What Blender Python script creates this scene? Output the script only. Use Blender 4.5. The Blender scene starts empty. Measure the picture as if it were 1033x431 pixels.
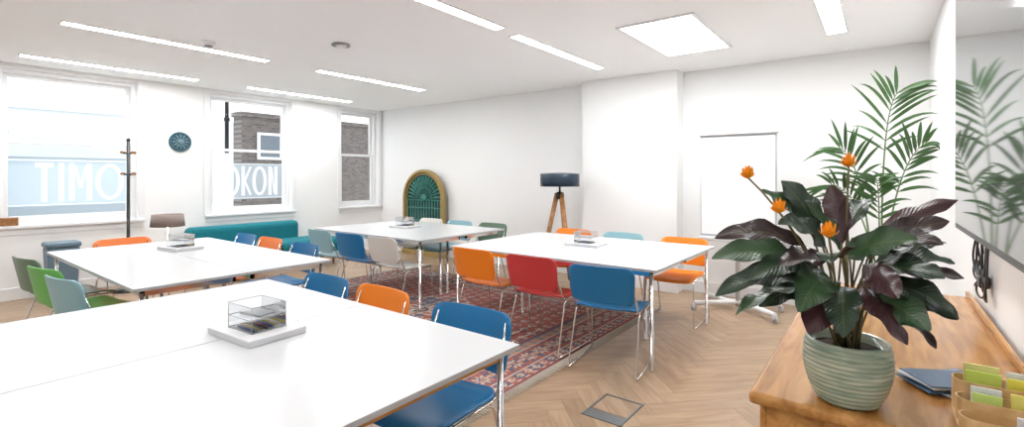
import bpy, bmesh, math, random
from mathutils import Vector, Matrix
random.seed(7)
SC=bpy.context.scene
COL=SC.collection
# ------------------------------------------------------------------ materials
def new_mat(name):
    m=bpy.data.materials.new(name); m.use_nodes=True
    return m, m.node_tree, m.node_tree.nodes['Principled BSDF']
def pmat(name,col,rough=0.5,metal=0.0,var=0.0,scale=8.0,bump=0.0,coat=0.0,spec=0.5):
    m,nt,b=new_mat(name)
    b.inputs['Base Color'].default_value=(*col,1); b.inputs['Roughness'].default_value=rough
    b.inputs['Metallic'].default_value=metal; b.inputs['Coat Weight'].default_value=coat
    b.inputs['Specular IOR Level'].default_value=spec
    tc=nt.nodes.new('ShaderNodeTexCoord'); nz=nt.nodes.new('ShaderNodeTexNoise')
    nz.inputs['Scale'].default_value=scale; nz.inputs['Detail'].default_value=3
    nt.links.new(tc.outputs['Object'],nz.inputs['Vector'])
    if var>0:
        mx=nt.nodes.new('ShaderNodeMix'); mx.data_type='RGBA'
        mx.inputs[6].default_value=(*[c*(1-var) for c in col],1)
        mx.inputs[7].default_value=(*[min(1,c*(1+var)) for c in col],1)
        nt.links.new(nz.outputs['Fac'],mx.inputs[0]); nt.links.new(mx.outputs[2],b.inputs['Base Color'])
    if bump>0:
        bp=nt.nodes.new('ShaderNodeBump'); bp.inputs['Strength'].default_value=bump; bp.inputs['Distance'].default_value=0.01
        nt.links.new(nz.outputs['Fac'],bp.inputs['Height']); nt.links.new(bp.outputs['Normal'],b.inputs['Normal'])
    return m
def emat(name,col,s):
    m=bpy.data.materials.new(name); m.use_nodes=True; nt=m.node_tree; nt.nodes.clear()
    e=nt.nodes.new('ShaderNodeEmission'); e.inputs[0].default_value=(*col,1); e.inputs[1].default_value=s
    o=nt.nodes.new('ShaderNodeOutputMaterial'); nt.links.new(e.outputs[0],o.inputs[0]); return m
def clearmat(name,tint,ior=1.45,gloss=1.0):
    m=bpy.data.materials.new(name); m.use_nodes=True; nt=m.node_tree; nt.nodes.clear()
    t=nt.nodes.new('ShaderNodeBsdfTransparent'); t.inputs[0].default_value=(*tint,1)
    g=nt.nodes.new('ShaderNodeBsdfGlossy'); g.inputs['Roughness'].default_value=0.03
    f=nt.nodes.new('ShaderNodeFresnel'); f.inputs[0].default_value=ior
    mu=nt.nodes.new('ShaderNodeMath'); mu.operation='MULTIPLY'; mu.inputs[1].default_value=gloss
    mx=nt.nodes.new('ShaderNodeMixShader'); o=nt.nodes.new('ShaderNodeOutputMaterial')
    nt.links.new(f.outputs[0],mu.inputs[0]); nt.links.new(mu.outputs[0],mx.inputs[0])
    nt.links.new(t.outputs[0],mx.inputs[1]); nt.links.new(g.outputs[0],mx.inputs[2]); nt.links.new(mx.outputs[0],o.inputs[0])
    return m
def frostmat(name,col,op):
    m=bpy.data.materials.new(name); m.use_nodes=True; nt=m.node_tree; nt.nodes.clear()
    t=nt.nodes.new('ShaderNodeBsdfTransparent'); d=nt.nodes.new('ShaderNodeBsdfTranslucent'); d.inputs[0].default_value=(*col,1)
    d2=nt.nodes.new('ShaderNodeBsdfDiffuse'); d2.inputs[0].default_value=(*col,1)
    a=nt.nodes.new('ShaderNodeAddShader'); mx=nt.nodes.new('ShaderNodeMixShader'); mx.inputs[0].default_value=op; o=nt.nodes.new('ShaderNodeOutputMaterial')
    nt.links.new(d.outputs[0],a.inputs[0]); nt.links.new(d2.outputs[0],a.inputs[1])
    nt.links.new(t.outputs[0],mx.inputs[1]); nt.links.new(a.outputs[0],mx.inputs[2]); nt.links.new(mx.outputs[0],o.inputs[0]); return m
def woodmat(name,c1,c2,scale=(2,18,18),rough=0.4,coord='Object'):
    m,nt,b=new_mat(name); b.inputs['Roughness'].default_value=rough
    tc=nt.nodes.new('ShaderNodeTexCoord'); mp=nt.nodes.new('ShaderNodeMapping'); mp.inputs['Scale'].default_value=scale
    nz=nt.nodes.new('ShaderNodeTexNoise'); nz.inputs['Scale'].default_value=2.2; nz.inputs['Detail'].default_value=6; nz.inputs['Distortion'].default_value=0.6
    cr=nt.nodes.new('ShaderNodeValToRGB'); cr.color_ramp.elements[0].position=0.36; cr.color_ramp.elements[1].position=0.64
    cr.color_ramp.elements[0].color=(*c1,1); cr.color_ramp.elements[1].color=(*c2,1)
    nt.links.new(tc.outputs[coord],mp.inputs[0]); nt.links.new(mp.outputs[0],nz.inputs['Vector'])
    nt.links.new(nz.outputs['Fac'],cr.inputs[0]); nt.links.new(cr.outputs[0],b.inputs['Base Color'])
    return m
M={}
M['wall']=pmat('wall_paint',(0.885,0.89,0.885),0.7,var=0.01,scale=3)
M['ceil']=pmat('ceiling_paint',(0.955,0.963,0.965),0.8,var=0.01,scale=3)
M['trim']=pmat('trim_gloss_white',(0.84,0.845,0.85),0.35,var=0.01)
M['lam']=pmat('white_laminate',(0.68,0.69,0.70),0.22,var=0.01,scale=2)
M['edge']=pmat('grey_edge_band',(0.42,0.42,0.43),0.4,var=0.03)
M['chrome']=pmat('chrome',(0.72,0.71,0.70),0.14,metal=1.0,var=0.03)
M['white']=pmat('white_plastic',(0.78,0.78,0.79),0.35,var=0.01)
M['offwhite']=pmat('light_grey_plastic',(0.58,0.59,0.61),0.35,var=0.01)
M['easel']=pmat('silver_grey_plastic',(0.46,0.47,0.49),0.35,var=0.02)
M['black']=pmat('black_plastic',(0.015,0.015,0.017),0.35,var=0.1)
M['blackmetal']=pmat('black_metal',(0.02,0.02,0.022),0.3,metal=0.3,var=0.1)
CH={'orange':(0.90,0.24,0.012),'blue':(0.006,0.165,0.39),'red':(0.57,0.045,0.045),'light_blue':(0.26,0.47,0.53),
 'white':(0.70,0.69,0.64),'green':(0.12,0.45,0.09),'olive':(0.11,0.19,0.12),'salmon':(0.85,0.22,0.045)}
for k,c in CH.items(): M['ch_'+k]=pmat('seat_shell_'+k,c,0.38,var=0.06,scale=5)
M['teal']=pmat('teal_fabric',(0.0,0.17,0.21),0.8,var=0.15,scale=60,bump=0.2)
M['walnut']=woodmat('walnut_wood',(0.24,0.10,0.03),(0.42,0.20,0.07))
M['oak']=woodmat('honey_oak',(0.34,0.145,0.033),(0.55,0.27,0.080),scale=(14,1.6,14),rough=0.22)
M['birch']=woodmat('birch_ply',(0.58,0.36,0.15),(0.70,0.47,0.23),scale=(10,2,10))
M['gold']=pmat('pale_aged_gold',(0.36,0.25,0.085),0.45,metal=0.2,var=0.25,scale=30,bump=0.3)
M['verd']=pmat('verdigris_green',(0.04,0.20,0.165),0.45,var=0.45,scale=25,bump=0.3)
M['verd2']=pmat('dark_green_backing',(0.010,0.055,0.045),0.5,var=0.4,scale=20)
M['navy']=pmat('navy_enamel',(0.015,0.035,0.06),0.25,var=0.1)
M['shade']=pmat('grey_taupe_shade_fabric',(0.26,0.21,0.195),0.8,var=0.15,scale=80)
M['plate']=pmat('blue_ceramic',(0.035,0.11,0.15),0.35,var=0.5,scale=30,bump=0.3)
M['bin']=pmat('blue_grey_plastic',(0.12,0.19,0.25),0.45,var=0.08)
M['soil']=pmat('dark_soil',(0.03,0.018,0.01),0.95,var=0.5,scale=60,bump=1.0)
M['glass']=clearmat('window_glass',(0.97,0.98,0.985),1.25)
M['acryl']=clearmat('clear_acrylic',(0.93,0.94,0.95),1.45,1.0)
M['frost']=frostmat('frosted_vinyl',(0.85,0.92,0.96),0.36)
M['frostband']=frostmat('light_frost_film',(0.60,0.70,0.77),0.25)
M['led']=emat('led_diffuser',(0.985,0.99,1.0),40.0)
M['led2']=emat('led_diffuser_soft',(0.985,0.99,1.0),27.0)
M['sky']=emat('panel_diffuser',(0.98,0.99,1.0),13.0)
M['flower']=pmat('orange_bract',(1.0,0.34,0.008),0.5,var=0.12,scale=30)
M['stem']=pmat('green_stem',(0.15,0.12,0.05),0.5,var=0.3)
M['palm']=pmat('palm_green',(0.040,0.115,0.025),0.4,var=0.45,scale=6)
M['metalgrey']=pmat('grey_metal',(0.25,0.26,0.27),0.4,metal=0.6,var=0.1)
def calathea():
    m,nt,b=new_mat('calathea_leaf'); b.inputs['Roughness'].default_value=0.30
    uv=nt.nodes.new('ShaderNodeUVMap'); sx=nt.nodes.new('ShaderNodeSeparateXYZ'); nt.links.new(uv.outputs[0],sx.inputs[0])
    s1=nt.nodes.new('ShaderNodeMath'); s1.operation='SUBTRACT'; s1.inputs[1].default_value=.5; nt.links.new(sx.outputs['X'],s1.inputs[0])
    ab=nt.nodes.new('ShaderNodeMath'); ab.operation='ABSOLUTE'; nt.links.new(s1.outputs[0],ab.inputs[0])
    s2=nt.nodes.new('ShaderNodeMath'); s2.operation='MULTIPLY_ADD'; s2.inputs[1].default_value=-.35; nt.links.new(ab.outputs[0],s2.inputs[0]); nt.links.new(sx.outputs['Y'],s2.inputs[2])
    s3=nt.nodes.new('ShaderNodeMath'); s3.operation='MULTIPLY'; s3.inputs[1].default_value=110; nt.links.new(s2.outputs[0],s3.inputs[0])
    s4=nt.nodes.new('ShaderNodeMath'); s4.operation='SINE'; nt.links.new(s3.outputs[0],s4.inputs[0])
    at=nt.nodes.new('ShaderNodeAttribute'); at.attribute_name='Col'
    mrib=nt.nodes.new('ShaderNodeMapRange'); mrib.inputs[1].default_value=0.0; mrib.inputs[2].default_value=.045; mrib.inputs[3].default_value=0.6; mrib.inputs[4].default_value=0.0
    nt.links.new(ab.outputs[0],mrib.inputs[0])
    mx=nt.nodes.new('ShaderNodeMix'); mx.data_type='RGBA'; mx.inputs[7].default_value=(0.12,0.14,0.065,1)
    nt.links.new(mrib.outputs[0],mx.inputs[0]); nt.links.new(at.outputs['Color'],mx.inputs[6])
    g=nt.nodes.new('ShaderNodeNewGeometry'); m2=nt.nodes.new('ShaderNodeMix'); m2.data_type='RGBA'
    m2.inputs[7].default_value=(0.050,0.018,0.020,1)
    nt.links.new(g.outputs['Backfacing'],m2.inputs[0]); nt.links.new(mx.outputs[2],m2.inputs[6]); nt.links.new(m2.outputs[2],b.inputs['Base Color'])
    bp=nt.nodes.new('ShaderNodeBump'); bp.inputs['Strength'].default_value=0.16; bp.inputs['Distance'].default_value=0.002
    nt.links.new(s4.outputs[0],bp.inputs['Height']); nt.links.new(bp.outputs[0],b.inputs['Normal'])
    return m
M['cal']=calathea()
def attrmat(name,rough,grain):
    m,nt,b=new_mat(name); b.inputs['Roughness'].default_value=rough
    at=nt.nodes.new('ShaderNodeAttribute'); at.attribute_name='Col'
    nz=nt.nodes.new('ShaderNodeTexNoise'); nz.inputs['Detail'].default_value=5
    mx=nt.nodes.new('ShaderNodeMix'); mx.data_type='RGBA'; mx.blend_type='MULTIPLY'; mx.inputs[0].default_value=1.0
    cr=nt.nodes.new('ShaderNodeValToRGB')
    if grain:
        uv=nt.nodes.new('ShaderNodeUVMap'); mp=nt.nodes.new('ShaderNodeMapping'); mp.inputs['Scale'].default_value=(3,20,1)
        nt.links.new(uv.outputs[0],mp.inputs[0]); nt.links.new(mp.outputs[0],nz.inputs['Vector'])
        nz.inputs['Scale'].default_value=1.5; nz.inputs['Distortion'].default_value=0.6
        cr.color_ramp.elements[0].position=0.32; cr.color_ramp.elements[0].color=(0.78,0.74,0.70,1); cr.color_ramp.elements[1].position=0.62
    else:
        tc=nt.nodes.new('ShaderNodeTexCoord'); nt.links.new(tc.outputs['Object'],nz.inputs['Vector']); nz.inputs['Scale'].default_value=90
        cr.color_ramp.elements[0].position=0.2; cr.color_ramp.elements[0].color=(0.75,0.75,0.75,1)
    nt.links.new(nz.outputs['Fac'],cr.inputs[0]); nt.links.new(at.outputs['Color'],mx.inputs[6]); nt.links.new(cr.outputs[0],mx.inputs[7])
    nt.links.new(mx.outputs[2],b.inputs['Base Color'])
    return m
M['parquet']=attrmat('oak_herringbone',0.34,True)
M['rug']=attrmat('persian_wool',0.95,False)
M['gap']=pmat('parquet_gap',(0.19,0.125,0.08),0.7,var=0.2)
def brick(name,c1,c2,mo,sc=1.0):
    m,nt,b=new_mat(name); b.inputs['Roughness'].default_value=0.9
    tc=nt.nodes.new('ShaderNodeTexCoord')
    sx=nt.nodes.new('ShaderNodeSeparateXYZ'); cx=nt.nodes.new('ShaderNodeCombineXYZ')
    br=nt.nodes.new('ShaderNodeTexBrick'); br.inputs['Color1'].default_value=(*c1,1); br.inputs['Color2'].default_value=(*c2,1); br.inputs['Mortar'].default_value=(*mo,1)
    br.inputs['Scale'].default_value=4.5*sc; br.inputs['Mortar Size'].default_value=0.012
    nt.links.new(tc.outputs['Object'],sx.inputs[0]); nt.links.new(sx.outputs['Y'],cx.inputs['X']); nt.links.new(sx.outputs['Z'],cx.inputs['Y'])
    nt.links.new(cx.outputs[0],br.inputs['Vector']); nt.links.new(br.outputs['Color'],b.inputs['Base Color'])
    return m
M['brick']=brick('stock_brick',(0.17,0.145,0.13),(0.095,0.088,0.086),(0.24,0.225,0.215))
M['stucco']=pmat('white_stucco',(0.80,0.83,0.85),0.9,var=0.05,scale=2)
M['stucco2']=pmat('pale_grey_render',(0.62,0.66,0.69),0.9,var=0.05,scale=2)
M['stucco3']=pmat('light_blue_grey_render',(0.40,0.46,0.50),0.9,var=0.05,scale=2)
M['extglass']=pmat('dark_window_glass',(0.14,0.17,0.20),0.2,var=0.1)
m,nt,b=new_mat('screen_glass'); b.inputs['Base Color'].default_value=(0.31,0.325,0.345,1); b.inputs['Metallic'].default_value=0.8; b.inputs['Roughness'].default_value=0.045; M['screen']=m
M['potglaze']=woodmat('celadon_glaze',(0.20,0.27,0.20),(0.42,0.43,0.32),scale=(4,4,26),rough=0.14)
# ------------------------------------------------------------------ helpers
def addbox(bm,x0,x1,y0,y1,z0,z1,mi=0):
    vs=[bm.verts.new(p) for p in [(x0,y0,z0),(x1,y0,z0),(x1,y1,z0),(x0,y1,z0),(x0,y0,z1),(x1,y0,z1),(x1,y1,z1),(x0,y1,z1)]]
    for f in [(3,2,1,0),(4,5,6,7),(0,1,5,4),(1,2,6,5),(2,3,7,6),(3,0,4,7)]:
        fc=bm.faces.new([vs[i] for i in f]); fc.material_index=mi
def fillet(pts,r,n=5):
    pts=[Vector(p) for p in pts]; out=[pts[0]]
    for i in range(1,len(pts)-1):
        a,b_,c=pts[i-1],pts[i],pts[i+1]
        da=(a-b_); dc=(c-b_); rr=min(r,da.length*.45,dc.length*.45)
        p0=b_+da.normalized()*rr; p2=b_+dc.normalized()*rr
        for k in range(n+1):
            t=k/n; out.append(p0*(1-t)**2+b_*2*t*(1-t)+p2*t*t)
    out.append(pts[-1]); return out
def tube(bm,pts,r,seg=8,cap=True,mi=0):
    pts=[Vector(p) for p in pts]; rs=r if isinstance(r,(list,tuple)) else [r]*len(pts)
    t0=(pts[1]-pts[0]).normalized(); up=Vector((0,0,1)) if abs(t0.z)<0.9 else Vector((1,0,0))
    n=t0.cross(up).normalized(); rings=[]
    for i,p in enumerate(pts):
        t=(pts[min(i+1,len(pts)-1)]-pts[max(i-1,0)]).normalized()
        n=(n-t*n.dot(t)).normalized(); b_=t.cross(n)
        rings.append([bm.verts.new(p+(n*math.cos(2*math.pi*k/seg)+b_*math.sin(2*math.pi*k/seg))*rs[i]) for k in range(seg)])
    for i in range(len(rings)-1):
        for k in range(seg):
            f=bm.faces.new([rings[i][k],rings[i][(k+1)%seg],rings[i+1][(k+1)%seg],rings[i+1][k]]); f.smooth=True; f.material_index=mi
    if cap:
        for f in (list(reversed(rings[0])),rings[-1]):
            fc=bm.faces.new(f); fc.material_index=mi
def lathe(bm,prof,seg=32,c=(0,0,0),mi=0,axis='z'):
    rings=[]
    for r,z in prof:
        ring=[]
        for k in range(seg):
            a=2*math.pi*k/seg
            p=(r*math.cos(a),r*math.sin(a),z)
            if axis=='x': p=(p[2],p[0],p[1])
            ring.append(bm.verts.new((p[0]+c[0],p[1]+c[1],p[2]+c[2])))
        rings.append(ring)
    for i in range(len(rings)-1):
        for k in range(seg):
            f=bm.faces.new([rings[i][k],rings[i][(k+1)%seg],rings[i+1][(k+1)%seg],rings[i+1][k]]); f.smooth=True; f.material_index=mi
    if prof[0][0]>1e-4: bm.faces.new(list(reversed(rings[0])))
    if prof[-1][0]>1e-4: bm.faces.new(rings[-1])
def mk(name,bm,mat,parent=None,bevel=0,solid=0,sub=0,loc=(0,0,0),rz=0,recalc=True):
    if recalc: bmesh.ops.recalc_face_normals(bm,faces=bm.faces)
    me=bpy.data.meshes.new(name); bm.to_mesh(me); bm.free()
    ob=bpy.data.objects.new(name,me); COL.objects.link(ob)
    for mt in (mat if isinstance(mat,(list,tuple)) else [mat]): me.materials.append(M[mt] if isinstance(mt,str) else mt)
    ob.location=loc; ob.rotation_euler=(0,0,rz)
    if parent: ob.parent=parent
    if solid:
        s=ob.modifiers.new('sol','SOLIDIFY'); s.thickness=solid; s.offset=0
    if bevel:
        s=ob.modifiers.new('bev','BEVEL'); s.width=bevel; s.segments=3; s.limit_method='ANGLE'
    if sub:
        s=ob.modifiers.new('sub','SUBSURF'); s.levels=sub; s.render_levels=sub
    return ob
def thing(name,label,cat,loc=(0,0,0),rz=0,group=None):
    e=bpy.data.objects.new(name,None); COL.objects.link(e); e.location=loc; e.rotation_euler=(0,0,rz); e.empty_display_size=0.1
    e['label']=label; e['category']=cat
    if group: e['group']=group
    return e
def tag(o,label,cat,group=None):
    o['label']=label; o['category']=cat
    if group: o['group']=group
    return o
def struct(o): o['kind']='structure'; return o
def bx(name,mat,x0,x1,y0,y1,z0,z1,parent=None,bevel=0,**k):
    bm=bmesh.new(); addbox(bm,x0,x1,y0,y1,z0,z1); return mk(name,bm,mat,parent,bevel=bevel,**k)
def copy_thing(src,loc,rz,label=None,group=None,matfor=None):
    e=src.copy(); COL.objects.link(e); e.location=loc; e.rotation_euler=(0,0,rz)
    if label: e['label']=label
    if group: e['group']=group
    for c in [o for o in list(bpy.data.objects) if o.parent==src]:
        c2=c.copy(); COL.objects.link(c2); c2.parent=e
        if matfor and c.name.split('.')[0] in matfor:
            c2.material_slots[0].link='OBJECT'; c2.material_slots[0].material=M[matfor[c.name.split('.')[0]]]
    return e
# ------------------------------------------------------------------ room
XL,XR,YB,YF,HC=-7.8,0.37,6.05,-2.6,2.68
bm=bmesh.new(); addbox(bm,XL-.3,XR+.2,YF-.2,YB+.2,-.12,-.003,mi=1)
uvl=bm.loops.layers.uv.new('UVMap'); cl=bm.loops.layers.float_color.new('Col')
W=0.125; n=5; rot=Matrix.Rotation(math.radians(45),2)
pl=bmesh.new(); uv2=pl.loops.layers.uv.new('UVMap'); cl2=pl.loops.layers.float_color.new('Col')
cx0,cy0=(XL+XR)/2,(YF+YB)/2
def plank(x,y,w,h):
    g=0.008
    cs=[(x+g,y+g),(x+w-g,y+g),(x+w-g,y+h-g),(x+g,y+h-g)]
    P=[]
    for c in cs:
        v=rot@Vector(c)*W; P.append((v.x+cx0,v.y+cy0,0))
    if max(p[0] for p in P)<XL or min(p[0] for p in P)>XR or max(p[1] for p in P)<YF or min(p[1] for p in P)>YB: return
    f=pl.faces.new([pl.verts.new(p) for p in P])
    t=random.random(); s=random.uniform(0.86,1.06)
    base=[0.43+0.04*t,0.300+0.035*t,0.19+0.035*t]; col=[c*s for c in base]+[1]
    o=random.random()*50
    for l,c in zip(f.loops,cs):
        a,b_=(c[0]-x,c[1]-y) if w>h else (c[1]-y,c[0]-x)
        l[uv2].uv=(a*.1+o,b_*.1+o); l[cl2]=col
for m_ in range(-110,110):
    for k in range(-12,13):
        ox,oy=m_+2*n*k,m_
        if abs(ox)>120 : continue
        plank(ox,oy,n,1); plank(ox+n,oy+1-n,1,n)
for co,no in [((XL,0,0),(-1,0,0)),((XR,0,0),(1,0,0)),((0,YF,0),(0,-1,0)),((0,YB,0),(0,1,0))]:
    bmesh.ops.bisect_plane(pl,geom=pl.verts[:]+pl.edges[:]+pl.faces[:],plane_co=co,plane_no=no,clear_outer=True)
me=bpy.data.meshes.new('tmp'); pl.to_mesh(me); pl.free(); bm.from_mesh(me)
struct(mk('floor',bm,['parquet','gap'],recalc=False))
struct(bx('ceiling','ceil',XL-.3,XR+.2,YF-.2,YB+.2,HC,HC+.15))
struct(bx('wall_right','wall',XR,XR+.15,YF,YB+.15,0,HC))
struct(bx('wall_back','wall',XL-.3,XR,YB,YB+.15,0,HC))
struct(bx('wall_front','wall',XL-.3,XR,YF-.15,YF,0,HC))
struct(bx('wall_chimney_breast','wall',-3.22,-1.94,5.82,YB,0,HC))
WT=.28
wins=[(0.84,2.12),(2.97,4.22),(5.14,5.97)]; Z0,Z1=.84,2.63
bm=bmesh.new()
ys=[YF]+[v for w in wins for v in w]+[YB]
for i in range(0,len(ys),2): addbox(bm,XL-WT,XL,ys[i],ys[i+1],0,HC)
for a,b_ in wins:
    addbox(bm,XL-WT,XL,a,b_,0,Z0); addbox(bm,XL-WT,XL,a,b_,Z1,HC)
struct(mk('wall_left',bm,'wall'))
def base(name,x0,x1,y0,y1):
    struct(bx(name,'trim',x0,x1,y0,y1,0,.14,bevel=.006))
base('baseboard_left',XL,XL+.018,YF,YB); base('baseboard_right',XR-.018,XR,YF,YB)
bm=bmesh.new()
addbox(bm,XL+.018,-3.22,YB-.018,YB,0,.14); addbox(bm,-3.22-.018,-1.94+.018,5.82-.018,5.82,0,.14); addbox(bm,-1.94,XR-.018,YB-.018,YB,0,.14)
struct(mk('baseboard_back',bm,'trim',bevel=.005))
# frosted art-deco lettering drawn with strokes (y along the glass, z up)
def stroke(bm,x,p,q,w):
    p=Vector(p); q=Vector(q); d=(q-p).normalized(); nn=Vector((-d.y,d.x))*w/2
    bm.faces.new([bm.verts.new((x,a.x,a.y)) for a in (p-nn,q-nn,q+nn,p+nn)])
def oring(bm,x,c,ry,rz,w,N=28):
    r0=[];r1=[]
    for k in range(N):
        a=2*math.pi*k/N; r0.append(bm.verts.new((x,c[0]+ry*math.cos(a),c[1]+rz*math.sin(a)))); r1.append(bm.verts.new((x,c[0]+(ry-w)*math.cos(a),c[1]+(rz-w*.8)*math.sin(a))))
    for k in range(N): bm.faces.new([r0[k],r0[(k+1)%N],r1[(k+1)%N],r1[k]])
def letters(bm,x,txt,y0,y1,z0,z1):
    wd={'I':.5,'T':1.1,'M':1.5,'O':2.0,'K':1.2,'N':1.3}; tot=sum(wd[c] for c in txt)+.25*(len(txt)-1); u=(y1-y0)/tot; y=y0; w=.048; h=z1-z0
    for c in txt:
        W_=wd[c]*u; a=y; b_=y+W_
        if c=='I': stroke(bm,x,((a+b_)/2,z0),((a+b_)/2,z1),w)
        if c=='T': stroke(bm,x,((a+b_)/2,z0),((a+b_)/2,z1-w),w); stroke(bm,x,(a,z1-w/2),(b_,z1-w/2),w)
        if c=='M': stroke(bm,x,(a+w/2,z0),(a+w/2,z1),w); stroke(bm,x,(b_-w/2,z0),(b_-w/2,z1),w); stroke(bm,x,(a+w*1.1,z1-.03),((a+b_)/2,z0+h*.35),w*.6); stroke(bm,x,((a+b_)/2,z0+h*.35),(b_-w*1.1,z1-.03),w*.6)
        if c=='N': stroke(bm,x,(a+w/2,z0),(a+w/2,z1),w); stroke(bm,x,(b_-w/2,z0),(b_-w/2,z1),w); stroke(bm,x,(a+w*1.1,z1-.03),(b_-w*1.1,z0+.03),w*.4)
        if c=='K': stroke(bm,x,(a+w/2,z0),(a+w/2,z1),w); stroke(bm,x,(a+w,z0+h*.5),(b_,z1-.01),w*.6); stroke(bm,x,(a+w,z0+h*.5),(b_,z0+.01),w*.6)
        if c=='O': oring(bm,x,((a+b_)/2,(z0+z1)/2),W_/2,h/2,w)
        y=b_+.25*u
texts=['TIMO','IOKON',None]
for i,(a,b_) in enumerate(wins):
    w=thing('window_%d'%(i+1),'white painted timber sash window','window',(XL,0,0)); w['kind']='structure'
    xg=-.13
    bm=bmesh.new(); f=.05
    addbox(bm,xg-.07,xg+.05,a,a+f,Z0,Z1); addbox(bm,xg-.07,xg+.05,b_-f,b_,Z0,Z1); addbox(bm,xg-.07,xg+.05,a+f,b_-f,Z1-f,Z1); addbox(bm,xg-.07,xg+.05,a+f,b_-f,Z0,Z0+.03)
    mk('window_frame',bm,'trim',w,bevel=.004)
    zm=1.80
    for nm,x0,z0,z1 in (('lower_sash',xg,Z0+.03,zm+.02),('upper_sash',xg-.045,zm-.02,Z1-f)):
        bm=bmesh.new(); s=.045; y0,y1=a+f,b_-f
        addbox(bm,x0-.02,x0+.02,y0,y0+s,z0,z1); addbox(bm,x0-.02,x0+.02,y1-s,y1,z0,z1)
        addbox(bm,x0-.02,x0+.02,y0+s,y1-s,z0,z0+(.07 if nm=='lower_sash' else .04)); addbox(bm,x0-.02,x0+.02,y0+s,y1-s,z1-.04,z1)
        mk(nm,bm,'trim',w,bevel=.004)
        bm=bmesh.new(); bm.faces.new([bm.verts.new(p) for p in [(x0,y0+s,z0+.04),(x0,y1-s,z0+.04),(x0,y1-s,z1-.03),(x0,y0+s,z1-.03)]]); mk('window_glass',bm,'glass',w)
    bm=bmesh.new(); addbox(bm,-.08,.05,a-.06,b_+.06,Z0-.035,Z0+.002); mk('window_sill',bm,'trim',w,bevel=.008)
    bm=bmesh.new(); aw=.07; e0=min(aw,YB-b_-.005)
    addbox(bm,0,.018,a-aw,a,Z0+.002,HC-.01); addbox(bm,0,.018,b_,b_+e0,Z0+.002,HC-.01)
    addbox(bm,0,.012,a-.05,b_+min(.05,e0),Z0-.11,Z0-.035)
    mk('architrave',bm,'trim',w,bevel=.004)
    if texts[i]:
        bm=bmesh.new(); letters(bm,xg+.006,texts[i],a+(.32 if i==0 else .17),b_-(.12 if i==0 else .18),1.10,1.56); mk('window_lettering',bm,'frost',w)
        bm=bmesh.new()
        for z in (1.055,1.59):
            bm.faces.new([bm.verts.new(p) for p in [(xg+.005,a+.1,z),(xg+.005,b_-.1,z),(xg+.005,b_-.1,z+.009),(xg+.005,a+.1,z+.009)]])
        mk('frosted_line',bm,'frost',w)
        bm=bmesh.new(); bm.faces.new([bm.verts.new(p) for p in [(xg+.003,a+.095,1.05),(xg+.003,b_-.095,1.05),(xg+.003,b_-.095,1.6),(xg+.003,a+.095,1.6)]]); mk('frosted_band',bm,'frostband',w)
# ------------------------------------------------------------------ ceiling fittings
def strip(x,y0,y1,w=.10,mt='led'):
    e=thing('ceiling_light','recessed white linear led strip light in the ceiling','light',(x,(y0+y1)/2,HC),group='linear ceiling lights')
    L=(y1-y0)/2
    bm=bmesh.new()
    for s in (-1,1):
        addbox(bm,min(s*w/2,s*(w/2+.012)),max(s*w/2,s*(w/2+.012)),-L,L,-.010,0)
        addbox(bm,-w/2-.012,w/2+.012,min(s*L,s*(L+.012)),max(s*L,s*(L+.012)),-.010,0)
    mk('light_housing',bm,'white',e); bx('light_diffuser',mt,-w/2,w/2,-L,L,-.008,-.001,e)
for x,ya,yb in [(-5.4,.95,2.64),(-5.4,3.25,4.92),(-7.2,.94,2.6),(-7.22,3.26,4.95),(-5.4,-1.4,.3),(-2.62,-1.4,.3),(-.31,-1.5,.17),(-2.62,1.6,3.27),(-2.64,3.52,5.19),(-.31,3.5,5.17),(-.31,1.3,2.97)]:
    strip(x,ya,yb,.14 if (x>-1 and ya>3) else .10,'led2' if (x>-3 and ya>1) else 'led')
e=thing('skylight_panel','large square bright white ceiling light panel','light',(-1.485,4.48,HC))
bx('light_diffuser','sky',-.3,.3,-.59,.59,-.012,-.001,e)
bm=bmesh.new(); addbox(bm,-.33,-.3,-.62,.62,-.013,0); addbox(bm,.3,.33,-.62,.62,-.013,0); addbox(bm,-.3,.3,-.62,-.59,-.013,0); addbox(bm,-.3,.3,.59,.62,-.013,0)
mk('light_housing',bm,'white',e)
e=thing('smoke_detector','small round white smoke detector on the ceiling','smoke detector',(-5.08,1.93,HC))
bm=bmesh.new(); lathe(bm,[(.055,0),(.058,-.02),(.045,-.038),(.0,-.042)],24); mk('detector_housing',bm,'white',e)
bm=bmesh.new(); lathe(bm,[(.035,-.0425),(.034,-.05),(0,-.052)],20); mk('detector_cap',bm,'metalgrey',e)
e=thing('ceiling_vent','small round grey-rimmed ceiling sensor','sensor',(-4.17,2.75,HC))
bm=bmesh.new(); lathe(bm,[(.085,0),(.088,-.012),(.075,-.02),(.07,-.012),(.0,-.012)],24); mk('vent_rim',bm,'metalgrey',e)
bm=bmesh.new(); lathe(bm,[(.062,-.0125),(.05,-.026),(0,-.028)],24); mk('vent_disc',bm,'white',e)
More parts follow.
